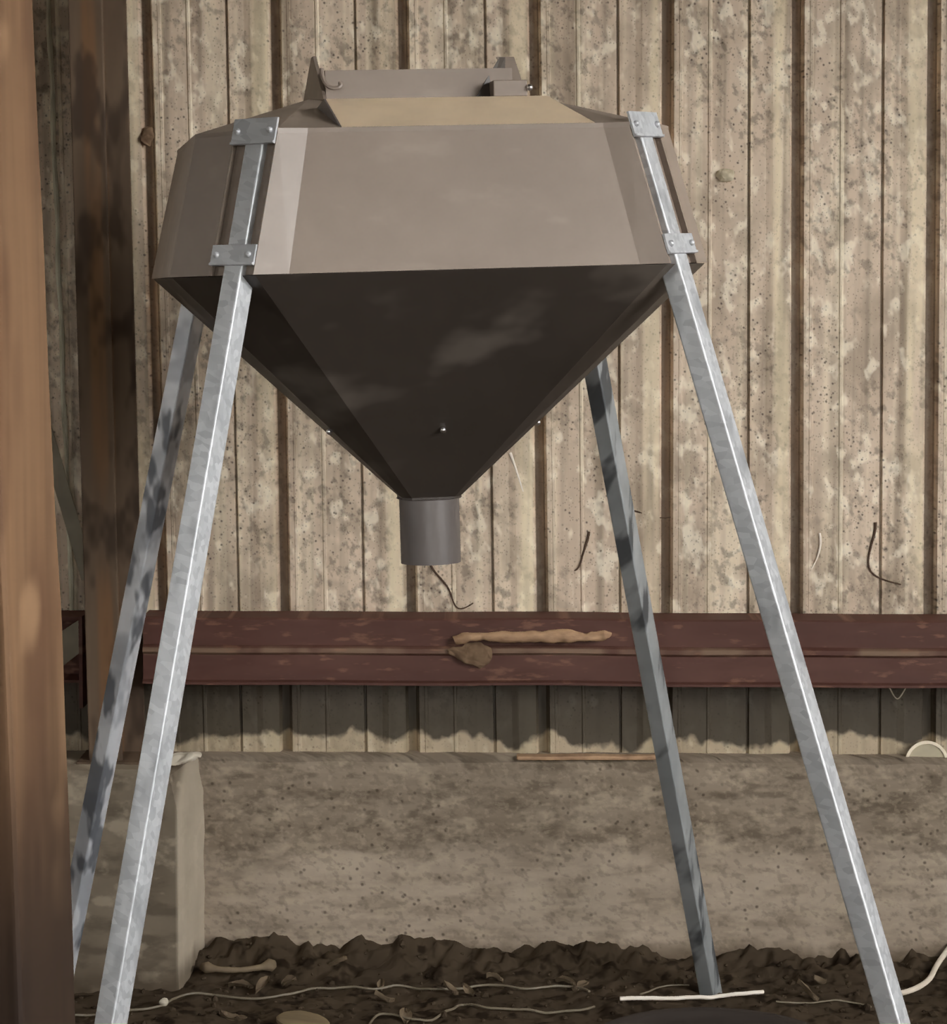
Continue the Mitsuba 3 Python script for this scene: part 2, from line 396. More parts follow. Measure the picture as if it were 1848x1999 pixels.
# stem wall with rough face
def rough_block(x0, x1, y0, y1, z0, z1, step, amp, seed, flare=0.0):
    nx, ny, nz = (max(2, int(round((b - a) / step)) + 1) for a, b in ((x0, x1), (y0, y1), (z0, z1)))
    m = box(0, 1, 0, 1, 0, 1)
    faces, verts, base = [], [], 0
    X, Y, Z = np.linspace(x0, x1, nx), np.linspace(y0, y1, ny), np.linspace(z0, z1, nz)
    for ax, A, B in ((1, X, Z), (0, Y, Z), (2, X, Y)):
        for side in (0, 1):
            if ax == 1 and side == 1:
                A_, B_ = np.array([A[0], A[-1]]), np.array([B[0], B[-1]])
            else:
                A_, B_ = A, B
            g, h = np.meshgrid(A_, B_)
            c = np.full(g.shape, ((x0, x1), (y0, y1), (z0, z1))[ax][side])
            pts = {1: (g, c, h), 0: (c, g, h), 2: (g, h, c)}[ax]
            v = np.stack(pts, -1).reshape(-1, 3)
            i = np.arange(g.size).reshape(g.shape) + base
            q = np.stack([i[:-1, :-1], i[:-1, 1:], i[1:, 1:], i[1:, :-1]], -1).reshape(-1, 4)
            flip = (ax == 1) == (side == 1)
            faces.append(q[:, ::-1] if flip else q)
            verts.append(v)
            base += len(v)
    v = np.vstack(verts)
    t = v[:, 1] < y1 - 1e-6
    d = np.stack([meshkit.fbm(v * np.array([9, 9, 16]) + 31 * k, 4, seed + k) - 0.5 for k in range(3)], 1)
    v = v + d * amp * t[:, None] * np.array([1, 2, 1.0])
    # worn top front edge
    return v, np.vstack(faces)


def chamfer_top(vf, y0, z1, r):
    v, f = vf
    near = np.clip(1 - (v[:, 1] - y0) / r, 0, 1) * np.clip(1 - (z1 - v[:, 2]) / r, 0, 1)
    v = v + np.stack([0 * near, near * r * 0.35, -near * r * 0.35], 1)
    return v, f


curb = chamfer_top(rough_block(-2.9, 4.55, 5.65, 5.80, -0.1, 0.477, 0.0125, 0.012, 5), 5.65, 0.477, 0.03)
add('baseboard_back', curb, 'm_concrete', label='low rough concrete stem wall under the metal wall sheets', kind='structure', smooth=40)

# pier standing before the stem wall at the left: its right side is splayed
pv, pf = rough_block(0, 1, 0, 1, -0.1, 0.49, 0.03, 0.0, 3)
px0 = -0.99
u, w = pv[:, 0].copy(), pv[:, 1].copy()
yy = 5.44 + w * 0.225
xr = -0.6425 + w * 0.038
pv[:, 0], pv[:, 1] = px0 + u * (xr - px0), yy
d = np.stack([meshkit.fbm(pv * 12 + 31 * k, 4, 40 + k) - 0.5 for k in range(3)], 1)
pv = pv + d * 0.005
edge = np.clip((pv[:, 2] - 0.40) / 0.09, 0, 1) * np.clip((pv[:, 0] + 0.69) / 0.05, 0, 1)
pv[:, 0] -= edge * 0.018
pv[:, 2] -= edge * 0.012
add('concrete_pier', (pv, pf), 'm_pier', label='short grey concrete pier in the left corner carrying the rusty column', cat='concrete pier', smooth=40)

# ------------------------------------------------------------------ steel frame
def girt(x0, x1, mat_, **kw):
    yf, yb = 5.60, 5.715
    # profile in (y, z), a stiffened C with a step at mid height
    prof2 = [(yb, 0.803), (yf + 0.004, 0.803), (yf, 0.799), (yf, 0.742), (yf - 0.010, 0.736), (yf - 0.010, 0.726), (yf - 0.002, 0.720), (yf - 0.004, 0.668), (yf - 0.004, 0.664), (yf - 0.016, 0.660),
             (yf - 0.016, 0.6545), (yf + 0.02, 0.6545), (yf + 0.02, 0.664), (yf + 0.010, 0.668), (yf + 0.010, 0.790), (yb, 0.797)]
    n = max(2, int((x1 - x0) / 0.05))
    rings = []
    for x in np.linspace(x0, x1, n):
        wob = 0.0025 * math.sin(x * 9) * math.sin(x * 3.1 + 1)
        rings.append([(x, y + wob * (y < 5.7), z + 0.6 * wob - 0.0009 * (x - 0.4)) for y, z in prof2])
    poly = Polygon(prof2)
    v = np.vstack(rings)
    m = len(prof2)
    f = []
    for k in range(n - 1):
        for i in range(m):
            a, b = k * m + i, k * m + (i + 1) % m
            f += [[a, b, b + m], [a, b + m, a + m]]
    cv, cf = trimesh.creation.triangulate_polygon(poly, engine='earcut')
    from scipy.spatial import cKDTree
    mp = cKDTree(np.array(prof2)).query(cv)[1]
    f += [[mp[a], mp[b], mp[c]] for a, b, c in cf] + [[mp[a] + (n - 1) * m, mp[c] + (n - 1) * m, mp[b] + (n - 1) * m] for a, b, c in cf]
    return add('girt', trimesh.Trimesh(v, f, process=False), mat_, smooth=20, **kw)


girt(-0.735, 4.55, 'm_girt', label='long dark red steel girt running across the wall behind the legs', cat='steel girt')
g2 = numbered('girt')
scene[g2 + '__rail'] = mikit.ply(trimesh.util.concatenate([box(-2.9, -0.872, 5.69, 5.715, 0.655, 0.803), box(-2.9, -0.872, 5.60, 5.69, 0.795, 0.803), box(-2.9, -0.872, 5.60, 5.69, 0.655, 0.661)]), 'm_girt')
add('end_clip', box(-0.876, -0.868, 5.585, 5.715, 0.60, 0.806), 'm_girt', g2)
gp = np.array([(-0.958, 5.615, 0.742), (-0.8765, 5.615, 0.797), (-0.8765, 5.615, 0.722), (-0.945, 5.615, 0.668)])
add('gusset', loft([gp, gp + [0, 0.008, 0]]), 'm_steel', g2, label='pale slanting gusset plate')
tag(g2, 'short dark steel girt end with a slanting gusset, left of the rusty column', 'steel girt')

# H-section corner column standing on the pier
col = 'steel_column'
def lean(m, k=-0.0175):
    v = np.array(m.vertices)
    v[:, 0] += k * (v[:, 2] - 0.82)
    m.vertices = v
    return m
add('front_flange', lean(box(-0.852, -0.778, 5.52, 5.532, 0.487, 4.2, 0.003)), 'm_rust', col)
add('web', lean(box(-0.812, -0.804, 5.532, 5.628, 0.487, 4.2)), 'm_rust', col)
add('back_flange', lean(box(-0.855, -0.742, 5.628, 5.64, 0.487, 4.2)), 'm_rust', col)
add('base_plate', box(-0.87, -0.735, 5.50, 5.645, 0.483, 0.495), 'm_rust', col)
tag(col, 'rusty brown steel column with an orange streak, on the corner pier', 'column')

# flat brace strap running down to the column
b0, b1 = np.array([-0.975, 5.655, 1.28]), np.array([-0.862, 5.640, 0.885])
dirv = (b1 - b0) / np.linalg.norm(b1 - b0)
sidev = np.cross(dirv, [0, 1, 0])
w = 0.016
q = np.array([b0 - sidev * w, b0 + sidev * w, b1 + sidev * w, b1 - sidev * w])
add('brace', loft([q, q + [0, 0.006, 0]]), 'm_steel', label='flat pale steel strap slanting down between the wooden post and the rusty column', cat='brace')

bz = np.linspace(0.70, 3.0, 60)
bx = np.interp(bz, [1.0252, 2.1713], [-0.9172, -0.9484]) + np.where(bz > 2.1713, -0.0272 * (bz - 2.1713), 0) + np.where(bz < 1.0252, 0.0272 * (1.0252 - bz), 0) + 0.0015 * np.sin(bz * 23)
add('wall_strip', tube(np.c_[bx, np.full(60, 5.715), bz], 0.0055 + 0.001 * np.sin(bz * 37), 8), 'm_strip', label='thin pale vertical strip on the dark wall between post and column', cat='strip', smooth=40)

# ------------------------------------------------------------------ wooden post in front at the left
def post():
    c = m3.CrossSection([[(-0.25, -0.09), (0, -0.09), (0, 0.0), (0.0, 0.06), (-0.25, 0.06)]]).offset(-0.010, m3.JoinType.Round, 2.0, 12).offset(0.010, m3.JoinType.Round, 2.0, 12)
    zs = np.linspace(-0.05, 4.19, 100)
    ring = np.array(c.to_polygons()[0])
    rings = []
    for z in zs:
        x_right = np.interp(z, [0.6563, 1.1557, 1.8785], [-0.4885, -0.5005, -0.5262]) if 0.6563 <= z <= 1.8785 else (-0.5262 - 0.0356 * (z - 1.8785) if z > 1.8785 else -0.4885 + 0.024 * (0.6563 - z))
        th = -0.28
        R = np.array([[math.cos(th), -math.sin(th)], [math.sin(th), math.cos(th)]])
        p = ring @ R.T
        p[:, 0] -= (ring @ R.T)[:, 0].max()
        n = meshkit.fbm(np.c_[p * 9, np.full(len(p), z * 2.2)], 3, 8) - 0.5
        p = p + (p - p.mean(0)) / np.linalg.norm(p - p.mean(0), axis=1, keepdims=True) * n[:, None] * 0.008
        rings.append(np.c_[p[:, 0] + x_right, p[:, 1] + 3.0, np.full(len(p), z)])
    return loft(rings)


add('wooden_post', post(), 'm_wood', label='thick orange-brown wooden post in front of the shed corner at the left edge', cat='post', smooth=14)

# ------------------------------------------------------------------ the feeder
PSI, CX, CY, ZN, TX, TY = 0.1771, -0.0808, 4.5892, 1.1619, -0.032, -0.0003
ZB, ZT = 1.5703, 1.8058


def tw(P):
    """Feeder coordinates to the world: it stands turned a little and leans on the uneven dirt."""
    P = np.asarray(P, float)
    c, s = math.cos(PSI), math.sin(PSI)
    x, y, z = P[..., 0] * c - P[..., 1] * s, P[..., 0] * s + P[..., 1] * c, P[..., 2] - ZN
    x, z = x + TX * z, z - TX * x
    y, z = y + TY * z, z - TY * y
    return np.stack([CX + x, CY + y, z + ZN], -1)


def fw(m):
    if isinstance(m, tuple):
        return tw(m[0]), m[1]
    m = m.copy()
    m.vertices = tw(m.vertices)
    return m


feeder = 'deer_feeder'
tag(feeder, 'large brown steel hopper feeder with a dark funnel on four splayed galvanized legs', 'feeder')
# leg axis in feeder coordinates at ZT, ZB and 0
axes = {(-1, -1): ((-0.3101, -0.3435), (-0.3636, -0.393), (-0.7202, -0.7228)), (1, -1): ((0.3116, -0.3435), (0.364, -0.393), (0.7132, -0.7228)),
        (-1, 1): ((-0.3204, 0.3435), (-0.3727, 0.393), (-0.7217, 0.7228)), (1, 1): ((0.3223, 0.3435), (0.3719, 0.393), (0.7022, 0.7228))}
LEG, HP = 0.019, 0.046
S2 = math.sqrt(0.5)


def corner(sx, sy, level, D, a, dx, DF, fx):
    """Outer points of one corner from the front or back face to the side face: F, P1, P2, P3, G, plus the channel's floor points."""
    ax = np.array(axes[(sx, sy)][level])
    n = np.array([sx, sy]) * S2
    t = np.array([-sx, sy]) * S2                       # towards the front / back face
    c = ax + n * LEG
    P1, P2 = c + t * HP, c - t * HP
    F = np.array([sx * a - sy * fx, sy * DF])
    # mirror of P1 about the corner's diagonal, a little further round
    P3 = np.array([sx * max(abs(P1[1]), abs(P2[0]) + 0.012), sy * min(abs(P1[0]), abs(P2[1]) - 0.012)])
    G = np.array([sx * (D + sx * dx), sy * a])
    f1, f2 = P1 - n * (0.65 * LEG), P2 - n * (0.65 * LEG)
    return dict(F=F, P1=P1, P2=P2, P3=P3, G=G, f1=f1, f2=f2, n=n, t=t)


rings = {}
for level, D, a, dx, DF, fx, z in ((1, 0.46, 0.2916, -0.010, 0.425, 0.0063, ZB), (0, 0.405, 0.246, -0.009, 0.375, 0.0054, ZT)):
    for s in axes:
        c = corner(*s, level, D, a, dx, DF, fx)
        rings[(level, s)] = {k: (np.r_[v, z] if k not in 'nt' else v) for k, v in c.items()}


def sheet(pairs, thick=0.003):
    """Panel through a list of (bottom, top) points, thick towards the hopper's inside."""
    out = np.array([[b, t] for b, t in pairs])
    ctr = np.array([0, 0, (ZB + ZT) / 2])
    fwd = out.copy()
    inn = out.copy()
    for i in range(len(out)):
        j0, j1 = max(0, i - 1), min(len(out) - 1, i + 1)
        e = out[j1, 0] - out[j0, 0]
        n = np.array([e[1], -e[0], 0.0])
        n /= np.linalg.norm(n) + 1e-12
        if n @ (out[i, 0] - ctr) < 0:
            n = -n
        inn[i] = out[i] - n * thick
    k = len(out)
    v = np.vstack([fwd[:, 0], fwd[:, 1], inn[:, 0], inn[:, 1]])
    f = []
    for i in range(k - 1):
        a, b, c, d = i, i + 1, k + i + 1, k + i
        f += [[a, b, c], [a, c, d]]
        a, b, c, d = 2 * k + i, 2 * k + i + 1, 3 * k + i + 1, 3 * k + i
        f += [[a, c, b], [a, d, c]]
        f += [[i, 2 * k + i + 1, i + 1], [i, 2 * k + i, 2 * k + i + 1]]
        f += [[k + i, k + i + 1, 3 * k + i + 1], [k + i, 3 * k + i + 1, 3 * k + i]]
    for i in (0, k - 1):
        f += [[i, k + i, 3 * k + i], [i, 3 * k + i, 2 * k + i]]
    m = trimesh.Trimesh(v, f, process=False)
    m.fix_normals()
    return m


R = lambda s, *ks: [(rings[(1, s)][k], rings[(0, s)][k]) for k in ks]
FL, FR, BL, BR = (-1, -1), (1, -1), (-1, 1), (1, 1)


def lip(pairs, out=0.0025):
    """The folded bottom edge of a panel: pairs continued a little below and inwards."""
    return pairs


for name, a, b in (('F', FL, FR), ('F', BL, BR)):
    add('side_panel', fw(sheet(R(a, 'F') + R(b, 'F'))), 'm_paint', feeder)
for a, b in ((FL, BL), (FR, BR)):
    add('side_panel', fw(sheet(R(a, 'P2', 'G') + R(b, 'G', 'P2'))), 'm_paint', feeder)
for s in (FL, FR, BL, BR):
    add('corner_strip', fw(sheet(R(s, 'F', 'P1'))), 'm_paint', feeder)
    add('corner_channel', fw(sheet(R(s, 'P1', 'f1', 'f2', 'P2'), 0.002)), 'm_paint', feeder)

# roof: shallow hips from the rim up to the collar of the hatch
CZ, CXW = 1.8765, 0.20
collar = {FL: (-CXW, -0.03), FR: (CXW, -0.03), BL: (-CXW, 0.25), BR: (CXW, 0.25)}
rim = []
top = []
for s, order in ((FL, ('G', 'P2', 'P1', 'F')), (FR, ('F', 'P1', 'P2', 'G')), (BR, ('G', 'P2', 'P1', 'F')), (BL, ('F', 'P1', 'P2', 'G'))):
    for k in order:
        rim.append(rings[(0, s)][k] + [0, 0, 0.0005])
        top.append(np.array([*collar[s], CZ]))
rim, top = np.array(rim), np.array(top)
ins = rim.copy()
ins[:, :2] *= 1.004
roof = loft([ins - [0, 0, 0.012], ins, top])
add('roof', fw(roof), 'm_paint', feeder)
# front roof cover, its open left gable filled by a plate coloured as shade
pr = np.array([(-0.3755, 1.8062), (-0.215, 1.8640), (-0.035, 1.8400), (-0.035, 1.815), (-0.20, 1.809), (-0.365, 1.8055)])
cov = loft([np.c_[np.full(len(pr), x) + g * (pr[:, 0] + 0.3755), pr] for x, g in ((-0.185, -0.04), (0.240, -0.30))])
add('roof_cover', fw(cov), 'm_tan', feeder, label='tan sloping cover on the hopper roof')

ge = np.c_[-0.1855 - 0.04 * (pr[:, 0] + 0.3755), pr]
add('gable_shade_plate', fw(loft([ge + [0.001, 0, 0], ge + [-0.002, 0, 0]])), 'm_spout', feeder, label='dark triangular plate standing in for shade in the open end of the roof cover')

# hatch: collar, lid, cheeks, latch
HZ = CZ - 0.004
hatch = numbered(feeder + '__hatch')
scene[hatch] = mikit.ply(fw(hull([(x, y, z) for x in (-0.168, 0.168) for y, z in ((-0.035, HZ), (-0.030, 1.927), (0.20, 1.934), (0.23, HZ))])), 'm_paint')
for sx in (-1, 1):
    xa = sx * 0.172
    tri = np.array([(-0.055, HZ + 0.002), (0.085, 1.962), (0.115, 1.962), (0.31, HZ + 0.002)])
    if sx > 0:
        tri = np.array([(-0.02, HZ + 0.002), (0.03, 1.949), (0.075, 1.949), (0.22, HZ + 0.002)])
    add('cheek', fw(loft([np.c_[np.full(4, xa - 0.003), tri], np.c_[np.full(4, xa + 0.003), tri]])), 'm_paint', hatch)
add('cheek_flange', fw(hull([(x, y, z) for x, y, z in ((0.150, 0.02, 1.951), (0.182, 0.02, 1.951), (0.196, -0.03, HZ), (0.170, -0.03, HZ), (0.150, 0.024, 1.951), (0.182, 0.024, 1.951), (0.196, -0.024, HZ), (0.170, -0.024, HZ))])), 'm_paint', hatch)
add('latch', fw(box(0.125, 0.186, -0.075, -0.036, HZ + 0.001, HZ + 0.030, 0.002)), 'm_paint', hatch)
hook = spline([(-0.176, -0.05, 1.928), (-0.174, -0.062, 1.906), (-0.160, -0.070, 1.893), (-0.148, -0.070, 1.895), (-0.146, -0.066, 1.903)], 24)
add('hook', fw(tube(hook, 0.004)), 'm_paint', hatch)
gus = np.array([(0.098, -0.046, HZ), (0.152, -0.040, HZ), (0.160, -0.012, 1.9475), (0.150, -0.012, 1.9475), (0.128, -0.030, 1.918)])  # plate takes the dark funnel colour to stand in for shading
add('gusset', fw(loft([gus + [0, 0.004, 0], gus])), 'm_funnel', hatch, label='slanting gusset of the hatch, coloured dark for its shade')
bolt_mesh = trimesh.creation.icosphere(2, 0.006)
bolt_mesh.apply_translation((0.190, -0.078, HZ + 0.016))
add('bolt', fw(bolt_mesh), 'm_screw', hatch, label='shiny bolt on the hatch latch')

# funnel and spout
order = ((FL, ('G', 'P2', 'P1')), (FR, ('P1', 'P2', 'G')), (BR, ('G', 'P2', 'P1')), (BL, ('P1', 'P2', 'G')))
outer = np.array([rings[(1, s)][k] for s, ks in order for k in ks])
outer[:, :2] *= 0.985
neck = []
for s, ks in order:
    for k in ks:
        q = rings[(1, s)][k][:2]
        ang = math.atan2(q[1], q[0])
        neck.append((0.063 * math.cos(ang), 0.063 * math.sin(ang), ZN + 0.003))
neck = np.array(neck)
lipr = outer.copy()
lipr[:, :2] *= 1.006
lipr[:, 2] -= 0.001
up = outer.copy()
up[:, :2] *= 0.96
fun = loft([neck - [0, 0, 0.004], neck, outer - [0, 0, 0.004], lipr, up])
add('funnel', fw(fun), 'm_funnel', feeder, label='dark lower funnel of the hopper')
prof_s = [(0.0, 0.115), (0.0535, 0.115), (0.0540, 0.0), (0.0520, 0.0), (0.0515, 0.11), (0.0, 0.112)]
sp = trimesh.creation.revolve(np.array([(0.0515, 0.11), (0.0515, 0.0), (0.0545, 0.0), (0.0545, 0.117), (0.0600, 0.119), (0.0515, 0.121), (0.0515, 0.11)]), sections=48)
sp.apply_translation((0, 0, 1.0425))
add('spout', fw(sp), 'm_spout', feeder, smooth=40, label='grey round spout under the funnel')
for x, y, o in ((0, -1, 0), (-1, 0, -0.10), (1, 0, -0.06), (0, 1, 0)):
    s = trimesh.creation.icosphere(2, 0.0055)
    zc = 1.293
    t = (zc - ZN) / (ZB - ZN)
    r = 0.063 + ((0.425 if y else (0.462 if x < 0 else 0.470)) * 0.992 - 0.063) * t
    s.apply_translation((x * r, y * r + o, zc))
    add('funnel_screw', fw(s), 'm_screw', feeder, label='bright screw head on the funnel')


def leg(s):
    A, B, C = (np.array([*p, z]) for p, z in zip(axes[s], (ZT, ZB, 0.0)))
    d = (B - A) / np.linalg.norm(B - A)
    d2 = (C - B) / np.linalg.norm(C - B)
    n = np.array([*(np.array(s) * S2), 0])
    topz = A - d * (-0.004)
    # foot: follow the axis down until the dirt
    lo, hi = 0.0, 2.2
    for _ in range(40):
        mid = (lo + hi) / 2
        w_ = tw(B + d2 * mid)
        if w_[2] > ground_z(w_[0], w_[1]) - 0.012:
            lo = mid
        else:
            hi = mid
    foot = B + d2 * lo
    cs = m3.CrossSection.square((2 * LEG, 2 * LEG), True).offset(-0.004, m3.JoinType.Round, 2.0, 16).offset(0.004, m3.JoinType.Round, 2.0, 16)
    ring = np.array(cs.to_polygons()[0])
    inner = ring * 0.88
    out = []
    for p, dd in ((topz, d), (B, d2), (foot, d2)):
        nn = n - dd * (n @ dd)
        nn /= np.linalg.norm(nn)
        tt = np.cross(dd, nn)
        out.append(p + ring[:, :1] * tt + ring[:, 1:] * nn)
    m = loft(out)
    back = s[1] > 0
    key = add('leg', fw(m), ('m_oldgalv' if s[0] < 0 else 'm_dullgalv') if back else 'm_galv', feeder, smooth=30, label=('blotched light galvanized leg at the back' if s[0] < 0 else 'dull dark grey galvanized leg at the back') if back else 'bright galvanized leg at the front')
    nn = n - d * (n @ d)
    nn /= np.linalg.norm(nn)
    tt = np.cross(d, nn)

    def plate(z0, z1, fold):
        P = lambda z: A + d * ((ZT - z) / (ZT - ZB) * np.linalg.norm(B - A))
        pts = []
        h, t0, t1 = 0.0455, LEG + 0.0003, LEG + 0.0045
        c = [P(z0), P(z1)]
        pts = [q + tt * h * a + nn * t for q in c for a in (-1, 1) for t in (t0, t1)]
        br = add('bracket', fw(hull(pts)), 'm_galv', key)
        if fold:
            pts = [P(z0) + d * u + tt * h * a + nn * t for u in (-0.004, 0.0) for a in (-1, 1) for t in (t0, t1 + 0.0025)]
            scene[br] = mikit.ply(fw(trimesh.util.concatenate([hull([q + tt * h * a + nn * t for q in c for a in (-1, 1) for t in (t0, t1)]), hull(pts)])), 'm_galv')
        for a in (-1, 1):
            b = trimesh.creation.icosphere(2, 0.0055)
            b.vertices = b.vertices * [1, 1, 1] + (P((z0 + z1) / 2) + tt * 0.034 * a + nn * (t1 + 0.001))
            add('bolt', fw(b), 'm_galv', key)
    plate(ZT - 0.030, ZT + 0.012, True)
    plate(1.580, 1.613, True)
    return key


for s in (FL, FR, BL, BR):
    leg(s)

# ------------------------------------------------------------------ small things
# splinter of pale wood and a mud clump on the girt
sp_pts = np.array([(-0.040, 0.755), (-0.02, 0.762), (0.02, 0.766), (0.08, 0.765), (0.14, 0.766), (0.20, 0.767), (0.25, 0.764), (0.29, 0.768), (0.31, 0.771)])
sp_r = np.array([0.009, 0.013, 0.009, 0.014, 0.013, 0.016, 0.009, 0.013, 0.003])
pth = np.c_[np.interp(np.linspace(0, 1, 60), np.linspace(0, 1, 9), sp_pts[:, 0]), np.full(60, 5.583), np.interp(np.linspace(0, 1, 60), np.linspace(0, 1, 9), sp_pts[:, 1])]
add('wood_splinter', noisy(tube(pth, np.interp(np.linspace(0, 1, 60), np.linspace(0, 1, 9), sp_r), 10), 0.006, 45, 3), 'm_splinter', label='long pale wood splinter lying along the dark red girt', cat='wood splinter', smooth=40)
mud = trimesh.creation.icosphere(4, 1.0)
mud.vertices = mud.vertices * [0.046, 0.010, 0.026] + [0.0, 5.586, 0.722]
mv = np.array(mud.vertices)
mv[:, 0] = mv[:, 0] * np.clip(1 + (mv[:, 2] - 0.722) * 22, 0.4, 1.6) - (mv[:, 2] - 0.722) * 0.6
mud.vertices = mv
add('mud_clump', noisy(mud, 0.012, 40, 9), 'm_mud', label='brown mud clump stuck on the red girt below the pale splinter', cat='mud clump', smooth=40)
for (x, z, rx, rz, m_, lb) in ((-0.733, 1.871, 0.016, 0.022, 'm_mud', 'small dark mud nest on the wall sheet beside the rusty column'),
                               (0.5598, 1.79, 0.020, 0.017, 'm_palemud', 'pale round mud nest on the wall right of the hopper rim')):
    mm = trimesh.creation.icosphere(4, 1.0)
    mm.vertices = mm.vertices * [rx, 0.010, rz] + [x, 5.722, z]
    add('mud_nest', noisy(mm, 0.008, 50, 12), m_, label=lb, cat='mud nest', smooth=40)

# cloth scrap on the pier
cl = trimesh.creation.icosphere(4, 1.0)
cl.vertices = cl.vertices * [0.052, 0.035, 0.010] + [-0.652, 5.50, 0.500]
v = np.array(cl.vertices)
v[:, 2] += 0.012 * np.clip((v[:, 0] + 0.64) / 0.03, 0, 1)
cl.vertices = v
add('cloth_scrap', noisy(cl, 0.012, 28, 21), 'm_cloth', label='crumpled white scrap on top of the concrete pier', cat='scrap', smooth=40)

# round plastic lid leaning on the wall sheet
disc = trimesh.creation.revolve(np.array([(0, 0), (0.043, 0), (0.043, -0.004), (0, -0.004)]), sections=48)
ringm = trimesh.creation.revolve(np.array([(0.0425, -0.006), (0.049, -0.006), (0.0495, 0.004), (0.0425, 0.004), (0.0425, -0.006)]), sections=48)
for m_ in (disc, ringm):
    m_.apply_transform(trimesh.transformations.rotation_matrix(math.pi / 2 - 0.10, (1, 0, 0)))
    m_.apply_translation((1.033, 5.693, 0.465))
add('disc', disc, 'm_lid', 'round_lid', smooth=40)
add('rim', ringm, 'm_lidrim', 'round_lid', smooth=40, label='pale raised rim')
tag('round_lid', 'round pale lid standing on the concrete ledge at the right, against the wall', 'lid')

# dry tendrils clinging to the sheets
for pts, r, lb in (([(0.262, 0.986), (0.255, 0.955), (0.246, 0.925), (0.238, 0.903), (0.230, 0.897)], 0.0032, 'short dark dry tendril on the wall left of the back right leg'),
                   ([(0.352, 1.036), (0.385, 1.028), (0.41, 1.021), (0.447, 1.020)], 0.0022, 'thin dark dry tendril crossing the wall between the two right legs'),
                   ([(0.911, 1.010), (0.902, 0.955), (0.903, 0.898), (0.93, 0.880), (0.972, 0.868)], 0.003, 'curved brown dry tendril on the wall at the far right'),
                   ([(-0.10, 0.93), (-0.085, 0.89), (-0.055, 0.852), (-0.04, 0.815), (0.0, 0.822)], 0.0026, 'dark dry tendril on the wall just above the girt, below the spout'),
                   ([(0.785, 0.985), (0.787, 0.955), (0.779, 0.925), (0.768, 0.903)], 0.003, 'short whitish root clinging to the wall right of the front right leg'),
                   ([(0.082, 1.165), (0.095, 1.13), (0.108, 1.09), (0.120, 1.06), (0.135, 1.04)], 0.0035, 'thin whitish root on the wall right of the funnel tip')):
    p2 = spline(pts, 30)
    yv = np.full(30, WALL_Y - 0.0035 - r * 0.5)
    white = 'whitish' in lb
    add('pale_root' if white else 'dry_tendril', tube(np.c_[p2[:, 0], yv, p2[:, 1]], np.linspace(r, r * 0.5, 30), 6), 'm_white' if white else 'm_twig', label=lb, cat='root' if white else 'tendril')


st = spline([(0.925, 0.655), (0.935, 0.640), (0.946, 0.628), (0.957, 0.640), (0.968, 0.655)], 24)
add('string', tube(np.c_[st[:, 0], np.full(24, 5.590), st[:, 1]], 0.0016, 6), 'm_wire', label='tiny loop of string hanging below the girt, above the round lid', cat='string')
sv = noisy(box(0.10, 0.415, 5.655, 5.685, 0.474, 0.484, 0.003).subdivide().subdivide(), 0.003, 24, 3)
add('wood_sliver', sv, 'm_splinter', label='thin brown wood sliver lying on the concrete ledge, below the pale splinter', cat='wood sliver', smooth=40)


def on_ground(pts, r, n=90, lift=0.0, seg=7):
    p = spline(pts, n)
    z = np.array([ground_z(x, y) for x, y in p])
    z = np.convolve(np.r_[z[:3], z, z[-3:]], np.ones(7) / 7, 'valid') + r * 0.9 + lift
    return tube(np.c_[p, z], r, seg)


wire1 = [(-0.851, 5.211), (-0.727, 5.25), (-0.655, 5.285), (-0.631, 5.36), (-0.58, 5.385), (-0.488, 5.369), (-0.401, 5.39), (-0.349, 5.43), (-0.272, 5.46), (-0.225, 5.445), (-0.147, 5.470), (-0.079, 5.434),
         (0.0, 5.475), (0.067, 5.465), (0.112, 5.437), (0.18, 5.461), (0.257, 5.419)]
add('wire', on_ground(wire1, 0.0028, 160, 0.004), 'm_wire', label='long wavy grey wire lying on the dirt along the stem wall', cat='wire')
wire2 = [(-0.214, 5.168), (-0.173, 5.232), (-0.118, 5.203), (-0.065, 5.229), (-0.017, 5.315), (0.027, 5.28), (0.098, 5.281), (0.174, 5.274), (0.263, 5.306)]
add('wire', on_ground(wire2, 0.0028, 120, 0.004), 'm_wire', label='shorter wavy wire nearest the bottom edge, beside the flat tan disc', cat='wire')
kn = trimesh.creation.icosphere(3, 0.009)
kn.apply_translation((-0.655, 5.285, ground_z(-0.655, 5.285) + 0.010))
add('pebble', noisy(kn, 0.003, 60, 5), 'm_cloth', label='pale pebble on the long wire next to the front left leg', cat='pebble', smooth=40)
add('stick', on_ground([(0.319, 5.334), (0.476, 5.363), (0.636, 5.409)], 0.0045, 40, 0.006), 'm_white', label='straight white stick on the dirt beside the back right leg', cat='stick')
rp = spline([(0.932, 5.40, 0.012), (0.982, 5.45, 0.012), (1.020, 5.52, 0.014), (1.050, 5.60, 0.022), (1.078, 5.635, 0.045), (1.12, 5.640, 0.10)], 60)
add('rope', tube(rp, 0.0062, 9), 'm_rope', label='white cord rising from the dirt at the right edge, beside the front right leg', cat='rope', smooth=True)
add('twig', on_ground([(0.367, 5.393), (0.428, 5.452), (0.479, 5.463)], 0.002, 30, 0.003), 'm_wire', label='thin brown twig on the dirt left of the back right leg', cat='twig')
add('twig', on_ground([(0.654, 5.327), (0.74, 5.347), (0.812, 5.377), (0.86, 5.341)], 0.002, 30, 0.003), 'm_wire', label='thin bent twig on the dirt between the two right legs', cat='twig')

